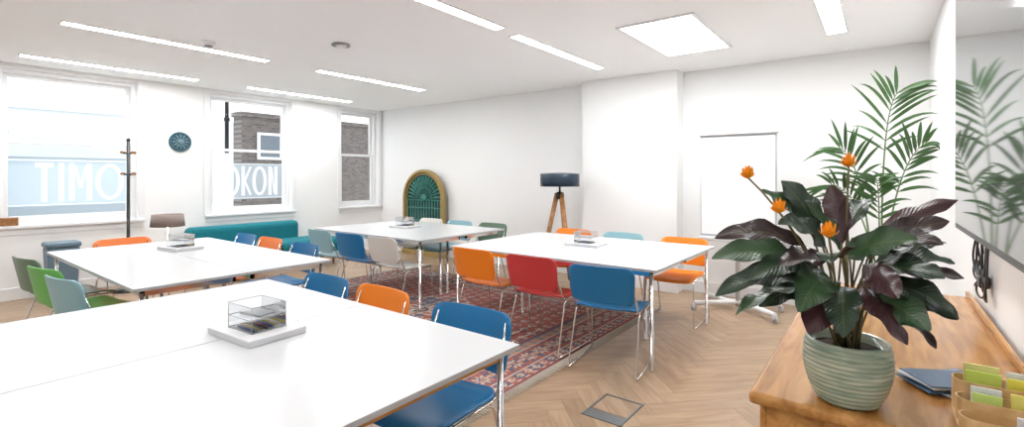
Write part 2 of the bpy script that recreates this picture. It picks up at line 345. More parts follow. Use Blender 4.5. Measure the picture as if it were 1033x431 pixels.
# ------------------------------------------------------------------ tables
def table(x0,x1,y0,y1,label,inner=None,off=0,z=0):
    cx,cy=(x0+x1)/2,(y0+y1)/2; a,b_=(x1-x0)/2,(y1-y0)/2; H=.74
    e=thing('table',label,'table',(cx,cy,z),group='white meeting tables')
    bm=bmesh.new(); addbox(bm,-a,a,-b_,b_,H-.020,H)
    bm.normal_update()
    for f in bm.faces: f.material_index=1 if abs(f.normal.z)<.5 else 0
    mk('tabletop',bm,['lam','edge'],e,bevel=.002)
    bm=bmesh.new(); i=.05
    addbox(bm,-a+i,a-i,-b_+i,-b_+i+.02,H-.06,H-.020); addbox(bm,-a+i,a-i,b_-i-.02,b_-i,H-.06,H-.020)
    addbox(bm,-a+i,-a+i+.02,-b_+i,b_-i,H-.06,H-.020); addbox(bm,a-i-.02,a-i,-b_+i,b_-i,H-.06,H-.020)
    mk('table_frame',bm,'chrome',e)
    for sx in (-1,1):
        for sy in (-1,1):
            px,py=a-i-.005,b_-i-.005
            if inner and inner[0]=='x' and (sx>0)==(inner[1]=='+'): py-=off
            if inner and inner[0]=='y' and (sy>0)==(inner[1]=='+'): px-=off
            bm=bmesh.new(); lathe(bm,[(.014,0),(.014,.01),(.0125,.012),(.0125,.70)],14,c=(sx*px,sy*py,0)); mk('leg',bm,'chrome',e)
L='white laminate meeting table with round chrome legs'
table(-3.14,-2.127,-.45,1.54,L+', beside another table','x+',.5); table(-2.123,-1.13,-.45,1.54,L+', beside another table','x-',.5)
table(-5.8,-3.47,.92,1.558,L+' near the windows','y+',.45); table(-5.8,-3.47,1.562,2.2,L+' near the windows','y-',.45)
table(-5.72,-3.75,3.38,4.078,L+' on patterned rug','y+',.3,.0045); table(-5.72,-3.75,4.082,4.78,L+' on patterned rug','y-',.3,.0045)
table(-3.26,-1.25,3.32,4.058,L+' at rug edge','y+',.3); table(-3.26,-1.25,4.062,4.8,L+' at rug edge','y-',.3)
# ------------------------------------------------------------------ chair
def rrow(W_,h,r0,r1,nr=14):
    rows=[]; ts=[]
    for k in range(6): ts.append(r0*(1-math.cos(math.pi/2*k/5)))
    for k in range(1,nr-1): ts.append(r0+(h-r0-r1)*k/(nr-1))
    for k in range(6): ts.append(h-r1*(1-math.cos(math.pi/2*(5-k)/5)))
    for t in ts:
        hw=W_
        if t<r0: hw=W_-r0+math.sqrt(max(0,r0*r0-(r0-t)**2))
        elif t>h-r1: hw=W_-r1+math.sqrt(max(0,r1*r1-(t-(h-r1))**2))
        rows.append((t,hw))
    return rows
def sheet(bm,rows,fn,nx=12):
    g=[]
    for t,hw in rows:
        g.append([bm.verts.new(fn(hw*(-1+2*k/nx),t)) for k in range(nx+1)])
    for i in range(len(g)-1):
        for k in range(nx):
            f=bm.faces.new([g[i][k],g[i][k+1],g[i+1][k+1],g[i+1][k]]); f.smooth=True
def chair_proto():
    e=thing('chair','','chair',(0,-20,0))
    bm=bmesh.new()
    def bf(x,t):
        z=.505+t; s=x/.24; return (x,-.235-.20*t-.035*(1-s*s),z)
    rows=[(t,hw*(0.93+0.07*t/.265)) for t,hw in rrow(.245,.265,.045,.065,8)]
    sheet(bm,rows,bf); mk('backrest',bm,'ch_blue',e,solid=.009)
    bm=bmesh.new()
    def sf(x,t):
        y=-.20+t; s=x/.23; z=.45-.014*(1-s*s)
        if t>.34: z-=.035*((t-.34)/.1)**2
        if t<.06: z+=.02*((.06-t)/.06)**2
        return (x,y,z)
    sheet(bm,rrow(.235,.43,.06,.05,12),sf); mk('seat',bm,'ch_blue',e,solid=.010)
    R=.0065
    bm=bmesh.new()
    for s in (-1,1):
        tube(bm,fillet([(s*.205,-.285,.73),(s*.232,-.20,.50),(s*.232,-.17,.435),(s*.232,.17,.428)],.04),R)
    tube(bm,[(-.236,.1,.427),(.236,.1,.427)],R); tube(bm,[(-.236,-.13,.43),(.236,-.13,.43)],R)
    mk('chair_frame',bm,'chrome',e)
    for s in (-1,1):
        bm=bmesh.new(); tube(bm,[(s*.248,-.255,.0085),(s*.248,.215,.0085)],R); mk('floor_runner',bm,'chrome',e)
        bm=bmesh.new(); tube(bm,fillet([(s*.232,.13,.428),(s*.234,.185,.425),(s*.248,.235,.0085),(s*.248,.20,.0085)],.03),R); mk('leg',bm,'chrome',e)
        bm=bmesh.new(); tube(bm,fillet([(s*.232,-.10,.428),(s*.234,-.15,.41),(s*.248,-.275,.0085),(s*.248,-.24,.0085)],.03),R); mk('leg',bm,'chrome',e)
    return e
proto=chair_proto()
colname={'orange':'bright orange','blue':'deep blue','red':'red','light_blue':'pale blue','white':'off-white','green':'bright green','olive':'olive green','salmon':'vivid orange'}
def chair(x,y,face,col,note=''):
    lab='%s plastic chair with chrome legs %s'%(colname[col],note)
    z=.0045 if (-5.9<x<-1.5 and y>1.7) and not (x>-1.7 and y>4) else 0
    copy_thing(proto,(x,y,z),math.radians(face),lab.strip(),'stacking chairs',{'seat':'ch_'+col,'backrest':'ch_'+col})
for x,c,dr in [(-1.55,'blue',3),(-2.24,'orange',-2),(-2.79,'blue',0)]: chair(x,1.45,180+dr,c,'tucked under the long table')
for x,y,c,dr in [(-1.60,3.36,'blue',8),(-2.2,3.42,'red',0),(-2.82,3.44,'orange',-2)]: chair(x,y,dr,c,'at table on the rug')
for x,c in [(-1.60,'orange'),(-2.27,'light_blue'),(-2.9,'orange')]: chair(x,4.74,180,c,'on wall side of table')
for x,c,dr in [(-4.68,'blue',2),(-4.10,'white',0),(-5.26,'light_blue',0)]: chair(x,3.46,dr,c,'on the patterned rug')
for x,c in [(-4.12,'olive'),(-4.72,'light_blue'),(-5.3,'white')]: chair(x,4.72,180,c,'behind the rug table')
for x,c,dr in [(-5.33,'olive',10),(-4.68,'green',12),(-4.12,'light_blue',10)]: chair(x,1.00,dr,c,'at table by the windows')
for x,c in [(-4.94,'salmon'),(-4.3,'blue'),(-5.47,'blue')]: chair(x,2.16,180,c,'at table by the windows')
chair(-5.84,1.54,-90,'salmon','at table end by windows')
for c in [o for o in list(bpy.data.objects) if o.parent==proto]: bpy.data.objects.remove(c)
bpy.data.objects.remove(proto)
# ------------------------------------------------------------------ rug
RX0,RX1,RY0,RY1=-5.75,-1.92,1.9,5.05
bm=bmesh.new(); cs=.016; nx=int((RX1-RX0)/cs); ny=int((RY1-RY0)/cs); cl=bm.loops.layers.float_color.new('Col')
red=(.41,.13,.105); navy=(.13,.13,.19); cream=(.60,.49,.40); orange=(.50,.28,.20); dark=(.28,.095,.09); teal=(.22,.25,.27)
def flower(u,v,r):
    q=math.hypot(u,v); a=math.atan2(v,u)
    rr=r*(.75+.25*math.cos(8*a))
    if q<r*.25: return orange
    if q<r*.42: return navy
    if q<rr: return cream
    return None
def rugcol(x,y):
    W_,H_=RX1-RX0,RY1-RY0; X,Y=x-RX0,y-RY0; d=min(X,Y,W_-X,H_-Y)
    s=Y if min(X,W_-X)<min(Y,H_-Y) else X
    if d<.03: return dark
    if d<.06: return cream if int(s/.05)%2 else red
    if d<.13:
        c=flower((s%.10)-.05,d-.095,.036); return c or (red if int(s/.1)%2 else navy)
    if d<.15: return cream
    if d<.36:
        c=flower((s%.18)-.09,d-.255,.075)
        if c: return c
        u=abs((s%.18)-.09); v=abs(d-.255)
        if abs(u-.09)<.028 and v<.06: return orange if v<.03 else navy
        return red if (int(s/.032)+int(d/.032))%4 else navy
    if d<.38: return cream
    if d<.46: return (orange if int(s/.04)%3 else teal)
    if d<.48: return navy
    u,v=(X-W_/2),(Y-H_/2)
    m=abs(u)/1.1+abs(v)/.75+.05*math.cos(u*26)*math.cos(v*26)
    if m<.25: return flower(u,v,.2) or red
    if m<.30: return cream
    if m<.85:
        c=flower((u%.13)-.065,(v%.13)-.065,.05); return c or (red if int(u*9+v*5)%2 else navy)
    if m<.90: return cream
    c=flower((u%.13)-.065,((v+.065*(int(u//.13)%2))%.13)-.065,.046)
    if c: return c
    if abs(math.sin(u*26+math.sin(v*26)))<.14: return navy
    return red
vs=[[bm.verts.new((RX0+i*cs,RY0+j*cs,.004)) for j in range(ny+1)] for i in range(nx+1)]
for i in range(nx):
    for j in range(ny):
        f=bm.faces.new([vs[i][j],vs[i+1][j],vs[i+1][j+1],vs[i][j+1]]); c=(*rugcol(RX0+(i+.5)*cs,RY0+(j+.5)*cs),1)
        for l in f.loops: l[cl]=c
rug=thing('rug','red and navy patterned persian rug with cream fringe on floor','rug',(0,0,0))
mk('rug_pile',bm,'rug',rug,recalc=False)
bx('rug_backing','edge',RX0,RX0+nx*cs,RY0,RY0+ny*cs,.0005,.0035,rug)
fr=pmat('fringe_cotton',(.60,.54,.45),.9,var=.1)
for xx,s in ((RX0,-1),(RX0+nx*cs,1)):
    bm=bmesh.new(); y=RY0
    while y<RY0+ny*cs-.01:
        j=random.uniform(-.004,.004); tube(bm,[(xx-s*.003,y,.004),(xx+s*.05,y+j,.004),(xx+s*.085,y+j*2,.003)],[.0035,.003,.002],5); y+=.013
    f=mk('fringe',bm,fr,rug); f['kind']='stuff'
e=thing('floor_box','grey metal framed floor socket box set in parquet','floor box',(-1.28,2.69,0),rz=0)
bm=bmesh.new(); a,b_=.125,.165
addbox(bm,-a,a,-b_,-b_+.012,0.0005,.005); addbox(bm,-a,a,b_-.012,b_,.0005,.005); addbox(bm,-a,-a+.012,-b_,b_,.0005,.005); addbox(bm,a-.012,a,-b_,b_,.0005,.005)
mk('box_frame',bm,'metalgrey',e); bx('box_lid','metalgrey',-a+.012,a-.012,-b_+.012,-b_+.10,.0005,.004,e); bx('lid_insert','gap',-a+.012,a-.012,-b_+.10,-b_+.107,.0005,.004,e)
# ------------------------------------------------------------------ organisers on tables
penc=[pmat('pen_%d'%i,c,.35) for i,c in enumerate([(.02,.05,.22),(.35,.03,.03),(.01,.01,.01),(.20,.21,.23),(.6,.5,.1),(.3,.3,.32)])]
def organiser(x,y,rz,zt=.7405):
    e=thing('display_plinth','low white square display base on a table','tray',(x,y,zt),rz,group='white display bases')
    bx('plinth_body','offwhite',-.165,.165,-.12,.12,0,.024,e,bevel=.003)
    bx('plinth_top','white',-.165,.165,-.12,.12,.0242,.027,e,bevel=.001)
    zb=zt+.0275
    o=thing('acrylic_box','clear acrylic box holding pens and stationery','storage box',(x,y,zb),rz,group='clear acrylic boxes')
    a,b_,h=.092,.072,.105
    def sheetbox(nm,quads):
        bm=bmesh.new()
        for q in quads: bm.faces.new([bm.verts.new(p) for p in q])
        bmesh.ops.remove_doubles(bm,verts=bm.verts,dist=1e-5)
        return mk(nm,bm,'acryl',o)
    sheetbox('box_shell',[[(-a,-b_,0),(a,-b_,0),(a,-b_,h),(-a,-b_,h)],[(a,-b_,0),(a,b_,0),(a,b_,h),(a,-b_,h)],[(a,b_,0),(-a,b_,0),(-a,b_,h),(a,b_,h)],[(-a,b_,0),(-a,-b_,0),(-a,-b_,h),(-a,b_,h)]])
    sheetbox('box_lid',[[(-a,-b_,h),(a,-b_,h),(a,b_,h),(-a,b_,h)]])
    er=.0015; bm=bmesh.new()
    for sx in (-1,1):
        for sy in (-1,1): tube(bm,[(sx*a,sy*b_,.001),(sx*a,sy*b_,h)],er,6)
    for z in (.0015,h*.5,h):
        tube(bm,[(-a,-b_,z),(a,-b_,z),(a,b_,z),(-a,b_,z),(-a,-b_,z)],er,6)
    mk('polished_edge',bm,'easel',o)
    sheetbox('box_shelf',[[(-a+.002,-b_+.002,h*.5),(a-.002,-b_+.002,h*.5),(a-.002,b_-.002,h*.5),(-a+.002,b_-.002,h*.5)]])
    c=Matrix.Rotation(rz,4,'Z')
    pr=bmesh.new(); addbox(pr,-a*.7,a*.7,-b_*.5,b_*.5,0,.010); pad=mk('notepad',pr,'offwhite',None)
    pad.location=(x,y,zb+h*.5+.0015); pad.rotation_euler=(0,0,rz+.1); tag(pad,'small white notepad inside a clear box','notepad','stationery in boxes')
    for k in range(9):
        bm=bmesh.new(); r=.0045; ln=.13; lathe(bm,[(0,-ln/2-.006),(r*.5,-ln/2),(r,-ln/2+.012),(r,ln/2),(r*.7,ln/2+.002)],8,axis='x')
        p=c@Vector((random.uniform(-.008,.008),-.052+.013*k,.0))
        q=mk('pen',bm,penc[(k*5)%6]); q.location=(x+p.x,y+p.y,zb+.0055); q.rotation_euler=(0,0,rz+random.uniform(-.03,.03))
        tag(q,'slim ballpoint pen lying inside a clear acrylic box','pen','pens in boxes')
organiser(-2.09,.98,.06); organiser(-5.05,1.69,.1); organiser(-4.85,4.12,.0,.745); organiser(-2.24,4.12,.05)
# ------------------------------------------------------------------ sofa
e=thing('sofa','teal fabric low sofa with open end under the window','sofa',(-7.32,3.6,0))
bx('sofa_base','teal',-.38,.40,-1.0,1.0,.14,.30,e,bevel=.03)
bx('seat_cushion','teal',-.185,.42,-.995,-.005,.30,.43,e,bevel=.05); bx('seat_cushion','teal',-.185,.42,.005,.995,.30,.43,e,bevel=.05)
bx('backrest','teal',-.40,-.19,-.995,.60,.30,.69,e,bevel=.07)
for sx in (-.3,.32):
    for sy in (-.88,.88):
        bm=bmesh.new(); lathe(bm,[(.014,0),(.022,.14)],12,c=(sx,sy,0)); mk('leg',bm,'walnut',e)
e=thing('side_table','small round white side table beside the sofa','side table',(-7.15,2.25,0))
bm=bmesh.new(); lathe(bm,[(0,.47),(.2,.47),(.205,.48),(.2,.49),(0,.49)],32); mk('tabletop',bm,'white',e)
bm=bmesh.new(); lathe(bm,[(0.15,0),(.15,.012),(.02,.02),(.016,.47)],24); mk('pedestal',bm,'white',e)
warm=emat('warm_bulb',(1,.72,.45),60)
e=thing('table_lamp','small table lamp with taupe drum shade and chrome stem','lamp',(-7.15,2.25,.4905))
bm=bmesh.new(); lathe(bm,[(.08,0),(.08,.015),(.01,.022),(.008,.26)],20); mk('lamp_base',bm,'chrome',e)
bm=bmesh.new(); lathe(bm,[(.185,.28),(.17,.43),(.166,.43),(.18,.282),(.185,.28)],36); mk('lamp_shade',bm,'shade',e)
bm=bmesh.new(); bmesh.ops.create_uvsphere(bm,u_segments=16,v_segments=10,radius=.035); mk('bulb',bm,warm,e,loc=(0,0,.297))
e=thing('coat_stand','slim black coat stand with short wooden-tipped pegs','coat stand',(-7.35,1.90,0))
bm=bmesh.new(); lathe(bm,[(.17,0),(.17,.015),(.022,.025),(.018,.05),(.018,1.83)],24); mk('pole',bm,'blackmetal',e)
for zz in (1.42,1.68):
    for k in range(4):
        a=math.radians(20)+k*math.pi/2; ca,sa=math.cos(a),math.sin(a)
        bm=bmesh.new(); tube(bm,[(0.01*ca,.01*sa,zz),(.065*ca,.065*sa,zz+.01)],.010,8); h=mk('hook',bm,'blackmetal',e)
        bm=bmesh.new(); bmesh.ops.create_uvsphere(bm,u_segments=12,v_segments=8,radius=.018); mk('hook_knob',bm,'walnut',h,loc=(.075*ca,.075*sa,zz+.012))
bm=bmesh.new(); bmesh.ops.create_uvsphere(bm,u_segments=16,v_segments=10,radius=.022); mk('finial',bm,'blackmetal',e,loc=(0,0,1.845))
e=thing('waste_bin','blue-grey plastic waste bin with flat lid by the wall','bin',(-7.40,1.30,0))
bm=bmesh.new(); addbox(bm,-.13,.13,-.14,.14,0,.60)
for v in bm.verts:
    if v.co.z<.1: v.co.x*=.85; v.co.y*=.85
mk('bin_body',bm,'bin',e,bevel=.02); bx('bin_lid','bin',-.14,.14,-.15,.15,.602,.66,e,bevel=.02)
e=thing('wall_plaque','round blue-green ceramic relief plaque hung on the wall','wall art',(XL,2.60,1.88)); e.scale=(1,.9,.9)
bm=bmesh.new(); lathe(bm,[(.15,.001),(.155,.015),(.145,.028),(.13,.02),(.12,.014),(0,.022)],40,axis='x'); mk('plaque_disc',bm,'plate',e)
bm=bmesh.new()
for k in range(12):
    a=k*math.pi/6; tube(bm,[(.022,.045*math.cos(a),.045*math.sin(a)),(.026,.09*math.cos(a),.09*math.sin(a)),(.02,.12*math.cos(a),.12*math.sin(a))],[.008,.013,.004],8)
lathe(bm,[(.05,.02),(.045,.035),(.02,.045),(0,.046)],24,axis='x')
mk('plaque_relief',bm,pmat('pale_blue_ceramic',(.14,.25,.29),.4,var=.3,scale=30),e)
bx_=bx('wooden_box','walnut',-.06,.05,-.07,.07,0,.09,bevel=.004); bx_.location=(XL-.01,.93,Z0+.003); tag(bx_,'small brown wooden box on the window sill','box')
# ------------------------------------------------------------------ ornate arch panel
e=thing('arched_panel','ornate arched gilt panel with verdigris fan grille by wall','decorative panel',(-6.46,5.93,0))
zc=1.00; R=.52
def arch(r,z0,n=32):
    return [(-r,0,z0)]+[(r*math.cos(math.pi-math.pi*k/n),0,zc+r*math.sin(math.pi*k/n)) for k in range(n+1)]+[(r,0,z0)]
def archband(bm,ri,ro,y0,y1,z0):
    A=arch(ri,z0); B=arch(ro,z0); q=[]
    for (a,b_) in zip(A,B): q.append([bm.verts.new((a[0],y0,a[2])),bm.verts.new((b_[0],y0,b_[2])),bm.verts.new((b_[0],y1,b_[2])),bm.verts.new((a[0],y1,a[2]))])
    for i in range(len(q)-1):
        for k in range(4): bm.faces.new([q[i][k],q[i][(k+1)%4],q[i+1][(k+1)%4],q[i+1][k]])
    bm.faces.new(q[0]); bm.faces.new(list(reversed(q[-1])))
bm=bmesh.new(); archband(bm,R-.05,R,-.05,.03,0.0); addbox(bm,-R-.015,R+.015,-.06,.03,.0,.08)
mk('gilt_frame',bm,'gold',e,bevel=.008)
bm=bmesh.new(); archband(bm,R-.085,R-.068,-.03,.0,.08); mk('inner_band',bm,'gold',e)
bm=bmesh.new(); P=arch(R-.045,.02); f=bm.faces.new([bm.verts.new((p[0],.02,p[2])) for p in P]); mk('backing',bm,'verd2',e,solid=.01)
bm=bmesh.new()
for k in range(17):
    a=math.pi*(k+.5)/17; tube(bm,[(.10*math.cos(a),-.01,zc+.10*math.sin(a)),(.24*math.cos(a),-.012,zc+.24*math.sin(a)),(.38*math.cos(a),-.01,zc+.38*math.sin(a)),(.42*math.cos(a),-.01,zc+.42*math.sin(a))],[.007,.010,.022,.012],8)
for k in range(13):
    x=-.42+k*.07; tube(bm,[(x,-.01,.09),(x,-.01,zc-.02)],.010,8)
for zz in (.35,.62,.84,.98): tube(bm,[(-.45,-.012,zz),(.45,-.012,zz)],.011,8)
for rr in (.20,.30):
    for k in range(23):
        a=math.pi*k/23; a2=math.pi*(k+1)/23
        tube(bm,[(rr*math.cos(a),-.012,zc+rr*math.sin(a)),(rr*math.cos(a2),-.012,zc+rr*math.sin(a2))],.008,6)
mk('fan_grille',bm,'verd',e)
bm=bmesh.new(); lathe(bm,[(.08,0),(.065,.03),(.03,.045),(0,.05)],24)
for v in bm.verts: v.co=Vector((v.co.x,-v.co.z,v.co.y+zc+.02))
mk('boss',bm,'verd',e)
# ------------------------------------------------------------------ tripod floor lamp
e=thing('floor_lamp','tripod floor lamp with wooden legs and navy drum shade','lamp',(-3.32,5.40,0))
for k in range(3):
    a=math.radians(95+120*k); ca,sa=math.cos(a),math.sin(a)
    bm=bmesh.new(); tube(bm,[(.30*ca,.30*sa,.004),(.17*ca,.17*sa,.55),(.035*ca,.035*sa,1.18)],[.024,.031,.032],10); mk('leg',bm,'walnut',e)
bm=bmesh.new(); lathe(bm,[(.0,1.10),(.055,1.11),(.06,1.15),(.05,1.19),(.012,1.2),(.012,1.27)],20); mk('lamp_hub',bm,'blackmetal',e)
bm=bmesh.new(); lathe(bm,[(.255,1.27),(.255,1.43),(.25,1.435),(.02,1.45),(.02,1.443),(.247,1.428),(.25,1.27),(.255,1.27)],48); mk('lamp_shade',bm,'navy',e)
bm=bmesh.new(); bmesh.ops.create_uvsphere(bm,u_segments=16,v_segments=10,radius=.04); mk('bulb',bm,warm,e,loc=(0,0,1.31))
# ------------------------------------------------------------------ flipchart
e=thing('flipchart','white mobile flipchart easel with paper clamp and castors','flipchart',(-1.18,5.40,0))
bx('board','easel',-.365,.365,-.012,.012,.77,1.87,e,bevel=.006)
bx('paper_pad',pmat('paper_white',(.78,.79,.80),.8),-.350,.350,-.022,-.0125,.79,1.81,e)
bx('clamp_bar','white',-.39,.39,-.050,.015,1.83,1.90,e,bevel=.015)
bx('pen_tray','offwhite',-.37,.31,-.09,-.012,.725,.765,e,bevel=.01)
bm=bmesh.new(); tube(bm,[(0,.03,.05),(0,.03,1.7)],.024,14); mk('post',bm,'offwhite',e)
for sx in (-1,1):
    bm=bmesh.new(); tube(bm,fillet([(0,.03,.10),(sx*.08,.03,.085),(sx*.38,-.20,.075)],.05),.026,10); tube(bm,fillet([(0,.03,.10),(sx*.08,.05,.085),(sx*.36,.26,.075)],.05),.026,10); mk('base_leg',bm,'white',e)
    for xx,yy in ((.38,-.20),(.36,.26)):
        bm=bmesh.new()
        for d in (-.014,.014): lathe(bm,[(0,-.008),(.03,-.008),(.036,0),(.03,.008),(0,.008)],20,c=(sx*xx+d,yy,.036),axis='x')
        addbox(bm,sx*xx-.016,sx*xx+.016,yy-.01,yy+.01,.03,.075)
        mk('castor',bm,['easel'],e)
# ------------------------------------------------------------------ TV
e=thing('television','large flat wall-mounted television with thin black bezel','television',(XR,0,0))
bx('tv_body','black',-.078,-.03,1.25,3.22,1.150,2.34,e,bevel=.003)
bx('screen','screen',-.0795,-.0782,1.27,3.20,1.175,2.32,e)
bx('wall_bracket','metalgrey',-.03,-.001,1.9,2.6,1.5,2.0,e)
e=thing('cable_bundle','tangle of black cables hanging from the television on wall','cables',(XR-.012,2.85,0))
for k in range(7):
    bm=bmesh.new(); pts=[]; ph=random.random()*6
    z1=1.145; z0=.88+.03*(k%4)
    for q in range(25):
        t=q/24; pts.append((-.008-.014*abs(math.sin(t*5+ph)),(-.12+.045*k)+.07*math.sin(t*8+ph)*math.sin(math.pi*t),z1+(z0-z1)*math.sin(t*math.pi*.8)))
    tube(bm,pts,.0045,6); mk('cable',bm,'black',e)
bx('adapter','black',-.03,.005,-.05,.02,.93,.98,e,bevel=.008)
# ------------------------------------------------------------------ sideboard
SX0,SX1,SY0,SY1=-.295,.35,1.48,3.3
e=thing('sideboard','honey-oak wooden sideboard with rounded top edge along the wall','sideboard',(0,0,0))
bx('worktop','oak',SX0,SX1,SY0,SY1,.765,.80,e,bevel=.012)
bx('back_lip','oak',SX1-.015,SX1,SY0+.02,SY1-.01,.80,.83,e,bevel=.004)
bm=bmesh.new(); addbox(bm,SX0+.04,SX1-.01,SY0+.03,SY1-.03,.08,.765); mk('cabinet_body',bm,'oak',e,bevel=.004)
bx('plinth','walnut',SX0+.07,SX1-.03,SY0+.06,SY1-.06,.0,.08,e)
for k in range(4):
    y0=SY0+.04+k*.437; d=bx('door','oak',SX0+.022,SX0+.039,y0,y0+.43,.10,.755,e,bevel=.003)
    bx('door_handle','chrome',SX0+.005,SX0+.022,y0+.37,y0+.385,.52,.66,d,bevel=.003)
lc=[(.06,.16,.32),(.55,.57,.60),(.05,.12,.22),(.5,.55,.6),(.12,.18,.26),(.50,.54,.58),(.05,.10,.18)]
for k,c in enumerate(lc):
    b=bx('leaflet',pmat('leaflet_%d'%k,c,.3,var=.5,scale=30),-.066,.066,-.092,.092,0,.0035,bevel=.0008)
    b.location=(.158+.012*math.sin(k*2.1),1.855+.014*math.cos(k*1.7),.801+k*.004); b.rotation_euler=(0,0,-.9+.16*math.sin(k*1.9)); tag(b,('blue' if c[0]<.2 else 'white')+' printed leaflet in a small stack on the sideboard','leaflet','leaflet stack')
OX,OY=.236,1.62
e=thing('desk_organiser','pale plywood desk organiser with curved tiered ends on sideboard','desk organiser',(OX,OY,.8015),rz=0)
def capsule(hx,y0,y1,r,N=8):
    P=[]
    for cx_,cy_,a0 in ((hx-r,y1-r,0),(-hx+r,y1-r,90),(-hx+r,y0+r,180),(hx-r,y0+r,270)):
        for k in range(N+1):
            a=math.radians(a0+90*k/N); P.append((cx_+r*math.cos(a),cy_+r*math.sin(a)))
    return P
def prism(bm,P,z0,z1):
    lo=[bm.verts.new((x,y,z0)) for x,y in P]; hi=[bm.verts.new((x,y,z1)) for x,y in P]; n_=len(P)
    bm.faces.new(list(reversed(lo))); bm.faces.new(hi)
    for k in range(n_): bm.faces.new([lo[k],lo[(k+1)%n_],hi[(k+1)%n_],hi[k]])
bm=bmesh.new(); prism(bm,capsule(.09,-.105,.105,.045),0,.008); mk('tray_base',bm,'birch',e)
for (y0,y1,h) in ((-.103,-.040,.042),(-.036,.028,.062),(.032,.103,.085)):
    P=capsule(.088,y0,y1,.0305); bm=bmesh.new(); n_=len(P)
    lo=[bm.verts.new((x,y,.008)) for x,y in P]; hi=[bm.verts.new((x,y,h)) for x,y in P]
    for k in range(n_): bm.faces.new([lo[k],lo[(k+1)%n_],hi[(k+1)%n_],hi[k]])
    mk('tier',bm,'birch',e,solid=.004)
cards=[(-.034,.078,.066,.112,(.82,.78,.30),'pale yellow'),(-.032,.060,.064,.100,(.62,.76,.14),'lime'),(.038,.078,.054,.106,(.78,.78,.77),'white'),(.036,.058,.054,.096,(.84,.74,.10),'yellow'),
(-.034,.006,.054,.078,(.76,.78,.77),'white'),(-.034,-.012,.052,.068,(.60,.76,.20),'bright green'),(.034,.004,.052,.076,(.86,.78,.20),'yellow'),
(.030,-.072,.046,.050,(.74,.74,.76),'white')]
for i,(x,y,w,h,c,nm) in enumerate(cards):
    b=bx('sticky_note_pad',pmat('note_%d'%i,c,.7),-w/2,w/2,-.003,.003,0,h,bevel=.0008); b.location=(OX+x,OY+y,.811); b.rotation_euler=(.05,0,0)
    tag(b,nm+' sticky note pad upright in the wooden organiser','sticky notes','sticky note pads')
# ------------------------------------------------------------------ plants
def blade(bm,P0,P1,P2,w,n=10,fold=.2,wav=0.0,upv=(0,0,1),uvl=None,m=4,shape=.8,cl=None,col=None,col2=None,pw=.8):
    P0,P1,P2=Vector(P0),Vector(P1),Vector(P2); upv=Vector(upv); rows=[]; ph=random.random()*6
    for i in range(n+1):
        t=i/n; p=P0*(1-t)**2+P1*2*t*(1-t)+P2*t*t; tg=((P1-P0)*(1-t)+(P2-P1)*t).normalized()
        s=tg.cross(upv)
        if s.length<.05: s=tg.cross(Vector((.3,.8,.2)))
        s.normalize(); nn=s.cross(tg)
        hw=w/2*max(.02,math.sin(math.pi*min(1,t**shape*.985+.01)))**pw
        hw*=1+.05*math.sin(t*20+ph) if wav else 1
        rows.append([bm.verts.new(p+s*hw*q+nn*(abs(q)*hw*fold*2+wav*hw*math.sin(t*15+ph+q*1.5)*q*q)) for q in [(-1+2*k/m) for k in range(m+1)]])
    for i in range(n):
        for k in range(m):
            f=bm.faces.new([rows[i][k],rows[i][k+1],rows[i+1][k+1],rows[i+1][k]]); f.smooth=True
            if uvl:
                for l,(a,b_) in zip(f.loops,[(k/m,i/n),((k+1)/m,i/n),((k+1)/m,(i+1)/n),(k/m,(i+1)/n)]):
                    l[uvl].uv=(a,b_)
                    if cl:
                        g=abs(a-.5)*2; l[cl]=(*[col[j]*(1-g*g)+col2[j]*g*g for j in range(3)],1)
PX,PY=-.072,1.575
e=thing('potted_calathea','dark-leaved flowering calathea in ribbed pale green ceramic pot','potted plant',(PX,PY,.8005))
prof=[(0,0),(.060,0),(.068,.005)]
for k in range(53):
    t=k/52; r=.068+.033*math.sin(math.pi*(.02+t*.66))**.8; prof.append((r+.0016*math.sin(k*math.pi/2),.008+t*.150))
prof+=[(.094,.164),(.091,.167),(.085,.163),(.083,.14)]
bm=bmesh.new(); lathe(bm,prof,48); mk('pot',bm,'potglaze',e)
bm=bmesh.new(); lathe(bm,[(0.0,.145),(.05,.148),(.082,.142)],24); mk('soil',bm,'soil',e)
K=.00262
rx,ry=math.cos(math.radians(20)),math.sin(math.radians(20))
def pl_pt(dx,dz,dep):
    a=dx*K; h=dz*K; return Vector((a*rx-dep*ry,a*ry+dep*rx,.162+h))
